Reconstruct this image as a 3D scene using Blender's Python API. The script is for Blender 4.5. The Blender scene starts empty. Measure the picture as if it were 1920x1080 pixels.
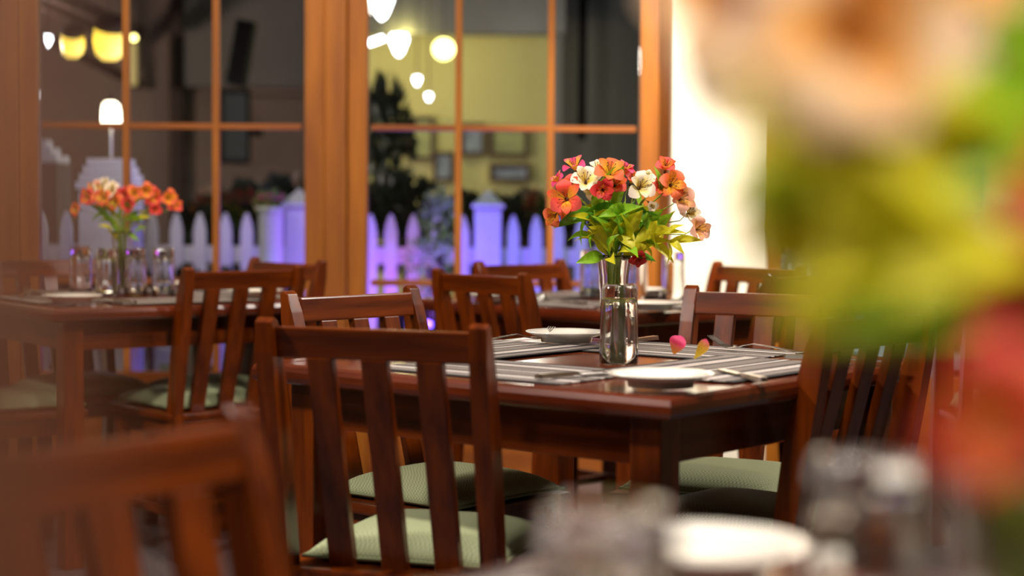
import bpy, bmesh, math, random
from mathutils import Vector, Matrix, Euler
random.seed(7)
PI = math.pi
sc = bpy.context.scene
COL = sc.collection

# ------------------------------------------------------------------ camera
PIT, FPX, ROLL, H = 0.0491, 3321.6, 0.0073, 1.0826
fwd = Vector((0, math.cos(PIT), -math.sin(PIT)))
r0 = Vector((1, 0, 0)); u0 = Vector((0, math.sin(PIT), math.cos(PIT)))
cr, sr = math.cos(ROLL), math.sin(ROLL)
RT = r0 * cr + u0 * sr
UP = u0 * cr - r0 * sr
cam_d = bpy.data.cameras.new('camera'); cam = bpy.data.objects.new('camera', cam_d); COL.objects.link(cam)
m = Matrix((RT, UP, -fwd)).transposed().to_4x4(); m.translation = Vector((0, 0, H))
cam.matrix_world = m
cam_d.sensor_width = 36.0; cam_d.lens = FPX / 1920 * 36
cam_d.clip_start = 0.03; cam_d.clip_end = 200
cam_d.dof.use_dof = True; cam_d.dof.focus_distance = 3.80; cam_d.dof.aperture_fstop = 2.1
sc.camera = cam

def at(x, y, Z):
    """the world point seen at pixel (x, y) of a 1920x1080 frame, at world depth y = Z"""
    d = fwd + RT * ((x - 960) / FPX) - UP * ((y - 540) / FPX)
    return Vector((0, 0, H)) + d * (Z / d.y)

# ------------------------------------------------------------------ world, lights, exposure
w = bpy.data.worlds.new('world'); sc.world = w; w.use_nodes = True
w.node_tree.nodes['Background'].inputs[0].default_value = (0.10, 0.12, 0.22, 1)
w.node_tree.nodes['Background'].inputs[1].default_value = 0.10
sc.view_settings.view_transform = 'Standard'; sc.view_settings.look = 'None'
sc.view_settings.gamma = 1; sc.view_settings.use_curve_mapping = False
sc.view_settings.exposure = 0.0
sc.cycles.max_bounces = 10; sc.cycles.transmission_bounces = 10; sc.cycles.transparent_max_bounces = 16
sc.cycles.sample_clamp_indirect = 6

def lamp(name, kind, loc, energy, color, size=0.3, target=None, spot=None, blend=0.5):
    d = bpy.data.lights.new(name, kind); d.energy = energy; d.color = color
    if kind == 'AREA': d.shape = 'DISK'; d.size = size
    else: d.shadow_soft_size = size
    if spot: d.spot_size = spot; d.spot_blend = blend
    o = bpy.data.objects.new(name, d); COL.objects.link(o); o.location = loc
    if target is not None:
        o.rotation_euler = (Vector(target) - Vector(loc)).to_track_quat('-Z', 'Y').to_euler()
    return o

WARM = (1.0, 0.80, 0.58); NEUT = (1.0, 0.90, 0.80)
lamp('ceiling_lamp_over_table', 'AREA', (0.25, 2.55, 2.66), 52, NEUT, 0.3, (0.3, 3.6, 0.8))
lamp('ceiling_lamp_far_right', 'AREA', (2.2, 4.3, 2.66), 55, NEUT, 0.3, (0.5, 3.8, 0.5))
lamp('ceiling_lamp_left', 'AREA', (-2.3, 2.7, 2.66), 78, NEUT, 0.3, (-0.2, 3.6, 0.6))
lamp('ceiling_lamp_behind_post', 'AREA', (-1.25, -0.3, 2.66), 18, NEUT, 0.3, (0.2, 3.0, 0.8))
lamp('bouquet_fill_right', 'SPOT', (1.6, -0.4, 2.66), 330, NEUT, 0.08, (0.16, 0.85, 1.0), 0.62, 0.5)  # unseen spot added to brighten the near bouquet
lamp('bouquet_fill_behind', 'SPOT', (-0.3, -1.2, 2.66), 160, NEUT, 0.08, (0.25, 0.80, 1.08), 0.36, 0.6)  # second unseen spot added for the near bouquet, from behind the camera
lamp('ceiling_spot_by_wall', 'SPOT', (1.15, 5.5, 2.68), 420, NEUT, 0.1, (1.1, 6.8, 1.1), 1.25, 0.5)
lamp('ceiling_lamp_by_window', 'AREA', (-0.8, 5.0, 2.66), 36, WARM, 0.3, (-0.7, 6.8, 0.9))

# ------------------------------------------------------------------ materials
def lin(c):
    if isinstance(c, str):
        c = [int(c[i:i + 2], 16) / 255 for i in (0, 2, 4)]
    return tuple((v / 12.92 if v <= 0.04045 else ((v + 0.055) / 1.055) ** 2.4) for v in c) + (1,)

def mat(name, col, rough=0.5, metal=0.0, trans=0.0, ior=1.45, coat=0.0, emit=None, es=0.0, noise=None, bump=0.0, spec=0.5, sss=0.0, bscale=None):
    mt = bpy.data.materials.new(name); mt.use_nodes = True
    nt = mt.node_tree; b = nt.nodes['Principled BSDF']
    b.inputs['Base Color'].default_value = lin(col); b.inputs['Roughness'].default_value = rough
    b.inputs['Metallic'].default_value = metal; b.inputs['Transmission Weight'].default_value = trans
    b.inputs['IOR'].default_value = ior; b.inputs['Coat Weight'].default_value = coat
    b.inputs['Coat Roughness'].default_value = 0.12
    b.inputs['Specular IOR Level'].default_value = spec
    if emit: b.inputs['Emission Color'].default_value = lin(emit); b.inputs['Emission Strength'].default_value = es
    tc = nt.nodes.new('ShaderNodeTexCoord')
    if noise:
        c2, scale, stretch = noise
        mp = nt.nodes.new('ShaderNodeMapping'); mp.inputs['Scale'].default_value = stretch
        nz = nt.nodes.new('ShaderNodeTexNoise'); nz.inputs['Scale'].default_value = scale; nz.inputs['Detail'].default_value = 5
        rp = nt.nodes.new('ShaderNodeValToRGB'); rp.color_ramp.elements[0].position = 0.25; rp.color_ramp.elements[1].position = 0.75
        rp.color_ramp.elements[0].color = lin(col); rp.color_ramp.elements[1].color = lin(c2)
        nt.links.new(tc.outputs['Object'], mp.inputs[0]); nt.links.new(mp.outputs[0], nz.inputs[0])
        nt.links.new(nz.outputs[0], rp.inputs[0]); nt.links.new(rp.outputs[0], b.inputs['Base Color'])
        if bump:
            bp = nt.nodes.new('ShaderNodeBump'); bp.inputs['Strength'].default_value = bump; bp.inputs['Distance'].default_value = 0.002
            nt.links.new(nz.outputs[0], bp.inputs['Height']); nt.links.new(bp.outputs[0], b.inputs['Normal'])
    return mt

WD_A, WD_B = '7a3300', '320a00'
wood_v = mat('dark_red_wood_upright', WD_B, 0.30, noise=(WD_A, 9, (4, 4, 0.4)), bump=0.03, coat=0.12)
wood_h = mat('dark_red_wood_crosswise', WD_B, 0.30, noise=(WD_A, 9, (0.4, 4, 4)), bump=0.03, coat=0.12)
wood_s = mat('dark_red_wood_side', WD_B, 0.30, noise=(WD_A, 9, (4, 0.4, 4)), bump=0.03, coat=0.12)
worn = mat('worn_chair_edge', '8a5a34', 0.4)
top_h = mat('polished_tabletop', '4a1c0a', 0.20, noise=('7a3714', 6, (0.6, 7, 7)), coat=0.35, bump=0.05)
top_s = mat('polished_table_edge', '431708', 0.22, noise=('6d2b10', 6, (0.6, 7, 7)), coat=0.35, bump=0.05)
win_v = mat('orange_window_wood', '7c4002', 0.6, noise=('ac6602', 3.5, (5, 5, 0.5)), bump=0.08, coat=0.0)
win_h = mat('orange_window_rail_wood', '743804', 0.6, noise=('985408', 3.5, (0.5, 5, 5)), bump=0.08, coat=0.0)
post_m = mat('haze_post_wood', '6e3410', 0.6, noise=('844214', 6, (4, 4, 0.6)))
plaster = mat('cream_plaster', 'f6f0dc', 0.8, noise=('efe8d2', 5, (1, 1, 1)), bump=0.1)
room_m = mat('room_plaster', '8c7a5c', 0.85, noise=('83724f', 3, (1, 1, 1)))
ceil_m = mat('ceiling_paint', '6a6258', 0.9, noise=('645c52', 3, (1, 1, 1)))
floor_m = mat('speckled_stone_floor', '2b2828', 0.35, noise=('6c6468', 90, (1, 1, 1)))
china = mat('white_china', 'f4efe4', 0.12, coat=0.5)
steel = mat('polished_steel', 'dcd6d0', 0.26, metal=1.0)
black_m = mat('black_casing', '070606', 0.8, spec=0.1)
glass_m = mat('clear_glass', 'ffffff', 0.0, trans=1.0, ior=1.32, coat=1.0)
thin_m = mat('thin_clear_glass', 'ffffff', 0.0, trans=1.0, ior=1.2, coat=1.0)
water_m = mat('water', 'f3f6e6', 0.0, trans=1.0, ior=1.33)

def cushion_mat():
    mt = mat('sage_cushion_cloth', '9aa37c', 0.85); nt = mt.node_tree; b = nt.nodes['Principled BSDF']
    tc = nt.nodes['Texture Coordinate']
    ck = nt.nodes.new('ShaderNodeTexChecker'); ck.inputs['Scale'].default_value = 230
    ck.inputs['Color1'].default_value = lin('aab28c'); ck.inputs['Color2'].default_value = lin('8c946e')
    nt.links.new(tc.outputs['Object'], ck.inputs['Vector']); nt.links.new(ck.outputs[0], b.inputs['Base Color'])
    bp = nt.nodes.new('ShaderNodeBump'); bp.inputs['Strength'].default_value = 0.3; bp.inputs['Distance'].default_value = 0.001
    nt.links.new(ck.outputs[1], bp.inputs['Height']); nt.links.new(bp.outputs[0], b.inputs['Normal'])
    return mt
cush_m = cushion_mat()
pipe_m = mat('sage_cushion_piping', '7c8460', 0.8)

def mat_mat():
    """woven placemat: stripes across its short side, fine basket weave"""
    mt = mat('striped_woven_mat', '777777', 0.55); nt = mt.node_tree; b = nt.nodes['Principled BSDF']; L = nt.links.new
    tc = nt.nodes['Texture Coordinate']; sp = nt.nodes.new('ShaderNodeSeparateXYZ'); L(tc.outputs['Object'], sp.inputs[0])
    mr = nt.nodes.new('ShaderNodeMapRange'); mr.inputs[1].default_value = -0.15; mr.inputs[2].default_value = 0.15
    L(sp.outputs['Y'], mr.inputs[0])
    rp = nt.nodes.new('ShaderNodeValToRGB'); cr_ = rp.color_ramp; cr_.interpolation = 'CONSTANT'
    seq = [(0, '1d1a1c'), (0.05, '8f8580'), (0.13, '2a2628'), (0.16, 'd8cdc6'), (0.24, '3a3436'), (0.30, '857a74'), (0.42, '211d20'),
           (0.45, 'd8cdc6'), (0.49, '2a2628'), (0.53, '7b716c'), (0.66, '262225'), (0.70, 'cfc4bd'), (0.80, '39343a'), (0.86, '8f8580'), (0.95, '1d1a1c')]
    cr_.elements[0].position = 0; cr_.elements[0].color = lin(seq[0][1]); cr_.elements[1].position = seq[1][0]; cr_.elements[1].color = lin(seq[1][1])
    for p, c in seq[2:]:
        e = cr_.elements.new(p); e.color = lin(c)
    L(mr.outputs[0], rp.inputs[0])
    ck = nt.nodes.new('ShaderNodeTexChecker'); ck.inputs['Scale'].default_value = 300
    L(tc.outputs['Object'], ck.inputs['Vector'])
    mx = nt.nodes.new('ShaderNodeMixRGB'); mx.blend_type = 'MULTIPLY'; mx.inputs[2].default_value = (0.45, 0.45, 0.47, 1)
    L(ck.outputs[1], mx.inputs[0]); L(rp.outputs[0], mx.inputs[1]); L(mx.outputs[0], b.inputs['Base Color'])
    bp = nt.nodes.new('ShaderNodeBump'); bp.inputs['Strength'].default_value = 0.35; bp.inputs['Distance'].default_value = 0.001
    L(ck.outputs[1], bp.inputs['Height']); L(bp.outputs[0], b.inputs['Normal'])
    return mt
mats_m = mat_mat()

def pane_mat():
    mt = bpy.data.materials.new('window_glass'); mt.use_nodes = True; nt = mt.node_tree; nt.nodes.clear(); L = nt.links.new
    out = nt.nodes.new('ShaderNodeOutputMaterial'); mx = nt.nodes.new('ShaderNodeMixShader')
    tr = nt.nodes.new('ShaderNodeBsdfTransparent'); tr.inputs[0].default_value = (0.93, 0.94, 0.93, 1)
    gl = nt.nodes.new('ShaderNodeBsdfGlossy'); gl.inputs['Roughness'].default_value = 0.01
    fr = nt.nodes.new('ShaderNodeFresnel'); fr.inputs[0].default_value = 1.5
    L(fr.outputs[0], mx.inputs[0]); L(tr.outputs[0], mx.inputs[1]); L(gl.outputs[0], mx.inputs[2]); L(mx.outputs[0], out.inputs[0])
    return mt
pane_m = pane_mat()

def translucent(mt, src, k):
    nt = mt.node_tree; L = nt.links.new; b = nt.nodes['Principled BSDF']; out = nt.nodes['Material Output']
    t = nt.nodes.new('ShaderNodeBsdfTranslucent'); mx = nt.nodes.new('ShaderNodeMixShader'); mx.inputs[0].default_value = k
    L(src, t.inputs[0]); L(b.outputs[0], mx.inputs[1]); L(t.outputs[0], mx.inputs[2]); L(mx.outputs[0], out.inputs[0])
def petal_mat(name, base, mid, tip, streak=None):
    mt = mat(name, mid, 0.55); nt = mt.node_tree; b = nt.nodes['Principled BSDF']; L = nt.links.new
    tc = nt.nodes['Texture Coordinate']; sp = nt.nodes.new('ShaderNodeSeparateXYZ'); L(tc.outputs['Generated'], sp.inputs[0])
    rp = nt.nodes.new('ShaderNodeValToRGB'); e = rp.color_ramp.elements
    e[0].position = 0.1; e[0].color = lin(base); e[1].position = 0.95; e[1].color = lin(tip)
    q = e.new(0.5); q.color = lin(mid)
    L(sp.outputs['X'], rp.inputs[0]); last = rp.outputs[0]
    if streak:
        nz = nt.nodes.new('ShaderNodeTexNoise'); nz.inputs['Scale'].default_value = 7
        mp = nt.nodes.new('ShaderNodeMapping'); mp.inputs['Scale'].default_value = (1.2, 6, 0.1)
        L(tc.outputs['Generated'], mp.inputs[0]); L(mp.outputs[0], nz.inputs[0])
        r2 = nt.nodes.new('ShaderNodeValToRGB'); r2.color_ramp.elements[0].position = 0.60; r2.color_ramp.elements[1].position = 0.66
        L(nz.outputs[0], r2.inputs[0]); mx = nt.nodes.new('ShaderNodeMixRGB'); mx.inputs[2].default_value = lin(streak)
        L(r2.outputs[0], mx.inputs[0]); L(last, mx.inputs[1]); last = mx.outputs[0]
    L(last, b.inputs['Base Color'])
    translucent(mt, last, 0.35)
    return mt
PET = {
    'coral': (petal_mat('coral_petal', 'f0813c', 'ea4a3a', 'f0665c'), petal_mat('coral_inner_petal', 'f6c83a', 'f08a30', 'e84a34', '8a1c14')),
    'pink': (petal_mat('pink_petal', 'f4a04a', 'ea3f6e', 'ee4a86'), petal_mat('pink_inner_petal', 'f8d640', 'f2b83c', 'e8487a', '8a1c30')),
    'cream': (petal_mat('cream_petal', 'f6e9a0', 'faf0d2', 'fbe9dc'), petal_mat('cream_inner_petal', 'f6dc4a', 'faeaa0', 'fbf0e0', '7a3a20')),
    'orange': (petal_mat('orange_petal', 'f6b43c', 'f0703a', 'f07a50'), petal_mat('orange_inner_petal', 'f8d234', 'f6a82c', 'ee6a34', '7c2410')),
    'apricot': (petal_mat('apricot_petal', 'f0a030', 'f8d4a0', 'fbe4cc'), petal_mat('apricot_inner_petal', 'f09a20', 'f6b860', 'f8dcc0')),
    'peach': (petal_mat('peach_petal', 'f6c47a', 'f8b08c', 'fac8b4'), petal_mat('peach_inner_petal', 'f2cc58', 'eeb45c', 'f6a890', '803018')),
    'red': (petal_mat('red_petal', 'd8402a', 'd02c2c', 'dc3c3a'), petal_mat('red_inner_petal', 'e89a30', 'd8482c', 'd03030', '6a1010')),
}
leaf_m = [mat('fresh_green_leaf', '76b020', 0.42, noise=('a0cc34', 12, (1, 1, 1))), mat('yellow_green_leaf', 'c6c81c', 0.45, noise=('e2d634', 12, (1, 1, 1))),
          mat('deep_green_leaf', '4c8c22', 0.40, noise=('68a42c', 12, (1, 1, 1)))]
for q in leaf_m:
    translucent(q, q.node_tree.nodes['Principled BSDF'].inputs['Base Color'].links[0].from_socket, 0.4)
stem_m = mat('green_stem', '8aa034', 0.5)
stam_m = mat('dark_stamen', '5a3020', 0.5)

# ------------------------------------------------------------------ mesh helpers
def obj(name, bm, mt, parent=None, loc=None, rot=None, smooth=False):
    me = bpy.data.meshes.new(name)
    if isinstance(bm, bpy.types.Mesh): me = bm
    else:
        bmesh.ops.recalc_face_normals(bm, faces=bm.faces[:]); bm.to_mesh(me); bm.free()
        if smooth:
            for p in me.polygons: p.use_smooth = True
        if mt: me.materials.append(mt)
    o = bpy.data.objects.new(name, me); COL.objects.link(o)
    if parent is not None: o.parent = parent
    if loc is not None: o.location = loc
    if rot is not None: o.rotation_euler = rot
    return o
def tag(o, label=None, cat=None, group=None, kind=None):
    if label: o['label'] = label
    if cat: o['category'] = cat
    if group: o['group'] = group
    if kind: o['kind'] = kind
    return o
def empty(name, loc=(0, 0, 0), rz=0.0):
    o = bpy.data.objects.new(name, None); COL.objects.link(o); o.location = loc; o.rotation_euler = (0, 0, rz); o.empty_display_size = 0.05
    return o
def copy_tree(o, parent=None):
    c = o.copy(); COL.objects.link(c); c.parent = parent
    for ch in o.children: copy_tree(ch, c)
    return c
def B(): return bmesh.new()
def box(bm, c, s, bev=0.0, M=None, seg=2):
    r = bmesh.ops.create_cube(bm, size=1.0); vs = r['verts']
    bmesh.ops.scale(bm, vec=s, verts=vs)
    if bev:
        es = list({e for v in vs for e in v.link_edges})
        rb = bmesh.ops.bevel(bm, geom=es, offset=bev, segments=seg, affect='EDGES', profile=0.6)
        vs = list({v for f in rb['faces'] for v in f.verts} | {v for v in vs if v.is_valid})
    bmesh.ops.translate(bm, vec=c, verts=vs)
    if M is not None: bmesh.ops.transform(bm, matrix=M, verts=vs)
    return bm
def prism(bm, poly, axis, a0, a1, bev=0.0):
    """extrude 2D polygon (list of (u, v)) along axis from a0 to a1; axis 0: (u,v)=(y,z); 1: (x,z); 2: (x,y)"""
    def P(u, v, a): return {0: (a, u, v), 1: (u, a, v), 2: (u, v, a)}[axis]
    A = [bm.verts.new(P(u, v, a0)) for u, v in poly]; Bv = [bm.verts.new(P(u, v, a1)) for u, v in poly]
    n = len(poly); fs = [bm.faces.new(A[::-1]), bm.faces.new(Bv)]
    for i in range(n): fs.append(bm.faces.new((A[i], A[(i + 1) % n], Bv[(i + 1) % n], Bv[i])))
    if bev:
        es = list({e for f in fs for e in f.edges})
        bmesh.ops.bevel(bm, geom=es, offset=bev, segments=2, affect='EDGES', profile=0.6)
    return bm
def lathe(bm, prof, n=32, mod=None):
    """prof: list of (r, z); closed at the axis when r == 0"""
    rings = []
    for r, z in prof:
        if r <= 1e-6: rings.append([bm.verts.new((0, 0, z))])
        else:
            rings.append([bm.verts.new(((r * (mod(2 * PI * k / n, r, z) if mod else 1)) * math.cos(2 * PI * k / n), (r * (mod(2 * PI * k / n, r, z) if mod else 1)) * math.sin(2 * PI * k / n), z)) for k in range(n)])
    for a, b in zip(rings, rings[1:]):
        for k in range(n):
            k2 = (k + 1) % n
            if len(a) == 1 and len(b) == 1: continue
            if len(a) == 1: bm.faces.new((a[0], b[k], b[k2]))
            elif len(b) == 1: bm.faces.new((a[k], b[0], a[k2]))
            else: bm.faces.new((a[k], b[k], b[k2], a[k2]))
    return bm
def tube(bm, pts, rad, n=8):
    pts = [Vector(p) for p in pts]; rings = []
    up = Vector((0.13, 0.31, 0.94)).normalized()
    for i, p in enumerate(pts):
        t = (pts[min(i + 1, len(pts) - 1)] - pts[max(i - 1, 0)]).normalized()
        a = t.cross(up)
        if a.length < 0.05: a = t.cross(Vector((1, 0, 0)))
        a.normalize(); b = t.cross(a)
        r = rad[i] if isinstance(rad, (list, tuple)) else rad
        rings.append([bm.verts.new(p + a * (r * math.cos(2 * PI * k / n)) + b * (r * math.sin(2 * PI * k / n))) for k in range(n)])
    for a, b in zip(rings, rings[1:]):
        for k in range(n): bm.faces.new((a[k], a[(k + 1) % n], b[(k + 1) % n], b[k]))
    bm.faces.new(rings[0][::-1]); bm.faces.new(rings[-1])
    return bm
def ball(bm, c, r, sub=2, s=(1, 1, 1)):
    vs = bmesh.ops.create_icosphere(bm, subdivisions=sub, radius=r)['verts']
    bmesh.ops.scale(bm, vec=s, verts=vs); bmesh.ops.translate(bm, vec=c, verts=vs); return bm
def beam(bm, p, q, wd, ht, bev=0.0):
    p = Vector(p); q = Vector(q); d = q - p
    M = Matrix.Translation((p + q) / 2) @ d.to_track_quat('X', 'Z').to_matrix().to_4x4()
    return box(bm, (0, 0, 0), (d.length, wd, ht), bev, M)

# ------------------------------------------------------------------ the room
ZW = 6.90                      # room side of the window wall
def pxX(x, Z=ZW): return at(x, 379, Z).x
def pyZ(y, x=960, Z=ZW): return at(x, y, Z).z

o = obj('floor', box(B(), (0, 2.4, -0.05), (8.4, 9.2, 0.1)), floor_m); tag(o, kind='structure')
o = obj('ceiling', box(B(), (0, 2.4, 2.80), (8.4, 9.2, 0.1)), ceil_m); tag(o, kind='structure')
o = obj('wall_left', box(B(), (-4.15, 2.4, 1.37), (0.1, 9.2, 2.75)), room_m); tag(o, kind='structure')
o = obj('wall_right', box(B(), (4.15, 2.4, 1.37), (0.1, 9.2, 2.75)), room_m); tag(o, kind='structure')
o = obj('wall_behind', box(B(), (0, -2.15, 1.37), (8.2, 0.1, 2.75)), room_m); tag(o, kind='structure')

WTOP = 2.42; DEEP = 0.10
xa, xb = pxX(1256), pxX(1435)
o = obj('wall_far', box(B(), ((xa + xb) / 2, ZW + 0.04, 1.37), (xb - xa, 0.24, 2.75), 0.004), plaster); tag(o, 'cream plaster wall between the two windows', kind='structure')
o = obj('wall_far_lintel', box(B(), (0, ZW + 0.10, (WTOP + 2.75) / 2), (8.2, 0.2, 2.75 - WTOP)), plaster); tag(o, kind='structure')

def window(name, x0, x1, muntins, rails, stile_l, stile_r, label):
    """x0..x1: outer edges of the leaf; muntins: x centres; rails: z centres"""
    root = empty(name, ((x0 + x1) / 2, ZW + 0.06, 0)); tag(root, label, kind='structure'); cx = (x0 + x1) / 2
    def part(n, x, z, sx, sz, sy, mt, yoff=0.0): return obj(n, box(B(), (x - cx, yoff, z), (sx, sy, sz), 0.004), mt, root)
    for a, b in stile_l + stile_r: part('stile', (a + b) / 2, WTOP / 2, b - a - 0.002, WTOP, 0.07, win_v)
    gx0 = stile_l[-1][1]; gx1 = stile_r[0][0]
    part('bottom_panel', (gx0 + gx1) / 2, 0.20, gx1 - gx0, 0.40, 0.05, win_h); part('top_rail', (gx0 + gx1) / 2, WTOP - 0.05, gx1 - gx0, 0.1, 0.06, win_h)
    mw = 0.027
    for x in muntins: part('muntin', x, (WTOP + 0.3) / 2, mw, WTOP - 0.5, 0.035, win_v)
    xs = [gx0] + list(muntins) + [gx1]; zs = [0.40] + sorted(rails) + [WTOP - 0.1]
    for z in rails:
        for a, b in zip(xs, xs[1:]): part('glazing_bar', (a + b) / 2, z, b - a - mw * 0.9, 0.024, 0.033, win_h)
    for a, b in zip(xs, xs[1:]):
        for c, d in zip(zs, zs[1:]):
            obj('pane', box(B(), ((a + b) / 2 - cx, 0.0, (c + d) / 2), (b - a, 0.005, d - c)), pane_m, root)
    return root
zr1 = pyZ(240); zr2 = pyZ(533); dz = zr1 - zr2
rails = [zr2, zr1, zr1 + dz] if zr1 + dz < WTOP - 0.15 else [zr2, zr1]
X = pxX
window('window_1', X(-60), X(607), [X(231), X(401)], rails, [(X(-60), X(30)), (X(30), X(65))], [(X(569), X(607))], 'orange wooden window with many small panes behind the far table at one side')
window('window_2', X(650), X(1256), [X(858), X(1032)], rails, [(X(650), X(688))], [(X(1199), X(1236)), (X(1236), X(1256))], 'orange wooden window in the middle, picket fence and lit wall beyond')
window('window_3', X(1435), X(2120), [X(1738)], rails, [(X(1435), X(1471))], [(X(1850), X(1930)), (X(1930), X(2120))], 'orange wooden window beyond the cream wall, mostly behind blurred leaves')
o = obj('trim_1', box(B(), ((X(607) + X(650)) / 2, ZW + 0.05, WTOP / 2), (X(650) - X(607) - 0.003, 0.11, WTOP), 0.005), win_v); tag(o, 'orange wooden post between the two windows', kind='structure')
o = obj('wall_far_side', box(B(), ((X(-60) - 4.1) / 2, ZW + 0.1, 1.37), (X(-60) + 4.1, 0.2, 2.75)), plaster); tag(o, kind='structure')
o = obj('wall_far_end', box(B(), ((X(2120) + 4.1) / 2, ZW + 0.1, 1.37), (4.1 - X(2120), 0.2, 2.75)), plaster); tag(o, kind='structure')

# post added right beside the camera; its blur makes the reddish haze
bm = B()
def ex(z): return -0.0506 - (z - 1.038) * 0.083
A = [(ex(0) - 0.12, 0.0), (ex(0), 0.0), (ex(2.75), 2.75), (ex(2.75) - 0.12, 2.75)]
prism(bm, A, 1, 0.13, 0.21, 0.003)
o = obj('haze_post', bm, post_m); tag(o, 'reddish post added very close to the camera to make the side haze', kind='structure')

# ------------------------------------------------------------------ chairs
CH = 0.88; CWD = 0.388
def chair_proto():
    t = empty('dining_chair')
    prof = [(-0.012, 0.875), (0.000, 0.882), (0.012, 0.875), (0.027, 0.835), (0.040, 0.795), (0.050, 0.755), (0.062, 0.70), (0.078, 0.62), (0.104, 0.44), (0.085, 0.25), (0.050, 0.0), (0.012, 0.0), (0.045, 0.25), (0.060, 0.44), (0.034, 0.58), (0.015, 0.68), (0.001, 0.76), (-0.008, 0.82)]
    for s in (-1, 1):
        obj('back_post', prism(B(), prof, 0, s * CWD / 2 - 0.016, s * CWD / 2 + 0.016, 0.003), wood_v, t)
    xi = CWD / 2 - 0.016
    top = prism(B(), [(0.002, 0.866), (0.020, 0.866), (0.030, 0.812), (0.012, 0.812)], 0, -xi, xi, 0.004)
    obj('top_rail', top, wood_h, t)
    for k in (-1, 0, 1):
        sl = [(0.010, 0.813), (0.030, 0.813), (0.128, 0.43), (0.108, 0.43)]
        obj('back_slat', prism(B(), sl, 0, k * 0.1 - 0.0235, k * 0.1 + 0.0235, 0.002), wood_v, t)
    obj('seat', box(B(), (0, 0.272, 0.428), (0.43, 0.41, 0.024), 0.006), wood_s, t)
    for s in (-1, 1):
        obj('leg', box(B(), (s * 0.185, 0.425, 0.208), (0.038, 0.038, 0.416), 0.003), wood_v, t)
        obj('side_stretcher', box(B(), (s * 0.185, 0.24, 0.14), (0.02, 0.345, 0.028), 0.002), wood_s, t)
        obj('side_apron', box(B(), (s * 0.185, 0.25, 0.39), (0.022, 0.33, 0.05), 0.002), wood_s, t)
    obj('front_apron', box(B(), (0, 0.43, 0.39), (0.33, 0.022, 0.05), 0.002), wood_h, t)
    obj('back_apron', box(B(), (0, 0.078, 0.39), (0.355, 0.022, 0.05), 0.002), wood_h, t)
    obj('cross_stretcher', box(B(), (0, 0.24, 0.14), (0.35, 0.02, 0.026), 0.002), wood_h, t)
    return t
def cushion_proto():
    bm = B(); n = 16; a = 0.182; V = {}
    def hgt(u, v):
        e = max(0.0, (1 - u ** 4)) * max(0.0, (1 - v ** 4)); return 0.047 * (e ** 0.5)
    for sgn in (1, -1):
        for i in range(n + 1):
            for j in range(n + 1):
                if sgn < 0 and (i in (0, n) or j in (0, n)): V[sgn, i, j] = V[1, i, j]; continue
                u = -math.cos(PI * i / n); v = -math.cos(PI * j / n)
                pu = u * a * (1 - 0.05 * (1 - v * v)) ; pv = v * a * (1 - 0.05 * (1 - u * u))
                z = 0.010 + hgt(u, v) if sgn > 0 else 0.010 - 0.009 * min(1, hgt(u, v) / 0.03)
                V[sgn, i, j] = bm.verts.new((pu, pv, z))
    for sgn in (1, -1):
        for i in range(n):
            for j in range(n):
                q = [V[sgn, i, j], V[sgn, i + 1, j], V[sgn, i + 1, j + 1], V[sgn, i, j + 1]]
                bm.faces.new(q if sgn > 0 else q[::-1])
    c = obj('seat_cushion', bm, cush_m, smooth=True)
    pts = []
    for k in range(49):
        th = 2 * PI * k / 48; cx, sx = math.cos(th), math.sin(th); mm = max(abs(cx), abs(sx))
        u, v = cx / mm, sx / mm
        pts.append((u * a * (1 - 0.05 * (1 - v * v)), v * a * (1 - 0.05 * (1 - u * u)), 0.011))
    obj('piping', tube(B(), pts, 0.0035, 6), pipe_m, c, smooth=True)
    return c
chair0 = chair_proto(); cush0 = cushion_proto(); used = []
def chair(x, y, th, front, label, group, clabel, cturn=0.0):
    rz = PI - th if front else -th
    c = chair0 if not used else copy_tree(chair0)
    k = cush0 if not used else copy_tree(cush0)
    used.append(1)
    c.location = (x, y, 0); c.rotation_euler = (0, 0, rz); tag(c, label, 'chair', group)
    f = Vector((-math.sin(rz), math.cos(rz), 0))
    p = Vector((x, y, 0)) + f * 0.298
    k.location = (p.x, p.y, 0.4405); k.rotation_euler = (0, 0, rz + cturn); tag(k, clabel, 'cushion', 'sage seat cushions')
    return c
G1 = 'chairs around the nearest fully seen table'; G2 = 'chairs around the middle far table'; G3 = 'chairs around the far table by the first window'
chair(-0.236, 2.956, 0.33, False, 'large dark wooden slat-back chair seen from behind, front of the middle table', G1, 'pale sage cushion on the large slat-back chair seen from behind', 0.03)
chair(-0.366, 4.048, -0.864, True, 'worn brown slat-back chair facing the camera behind the large chair, pale scuffed edges', G1, 'sage cushion seen through the slats of the large chair', 0.02)
chair(0.614, 4.23, 0.448, True, 'purplish-brown slat-back chair facing the camera on the vase table\'s far side', G1, 'striped-shadow sage cushion beside the table leg, on the chair facing the camera', -0.03)
chair(0.690, 3.315, -0.854, False, 'dark slat-back chair half behind blurred green leaves, at the vase table', G1, 'lower sage cushion by the table leg, mostly in shade', 0.03)
chair(-0.095, 5.133, 0.852, False, 'dark red slat-back chair seen from behind in front of the blue-lit fence', G2, 'sage cushion on the dark red chair before the blue-lit fence')
chair(0.028, 6.066, -0.769, True, 'small far chair facing the camera between middle window and far table', G2, 'cushion on the small far chair under the middle window')
chair(0.833, 5.974, 0.891, True, 'far brown chair facing the camera in front of the cream wall', G2, 'cushion on the far brown chair by the cream wall')
chair(0.867, 5.258, -0.908, False, 'dark far chair seen from behind beside the cream wall chair', G2, 'cushion on the dark far chair seen from behind')
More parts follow.
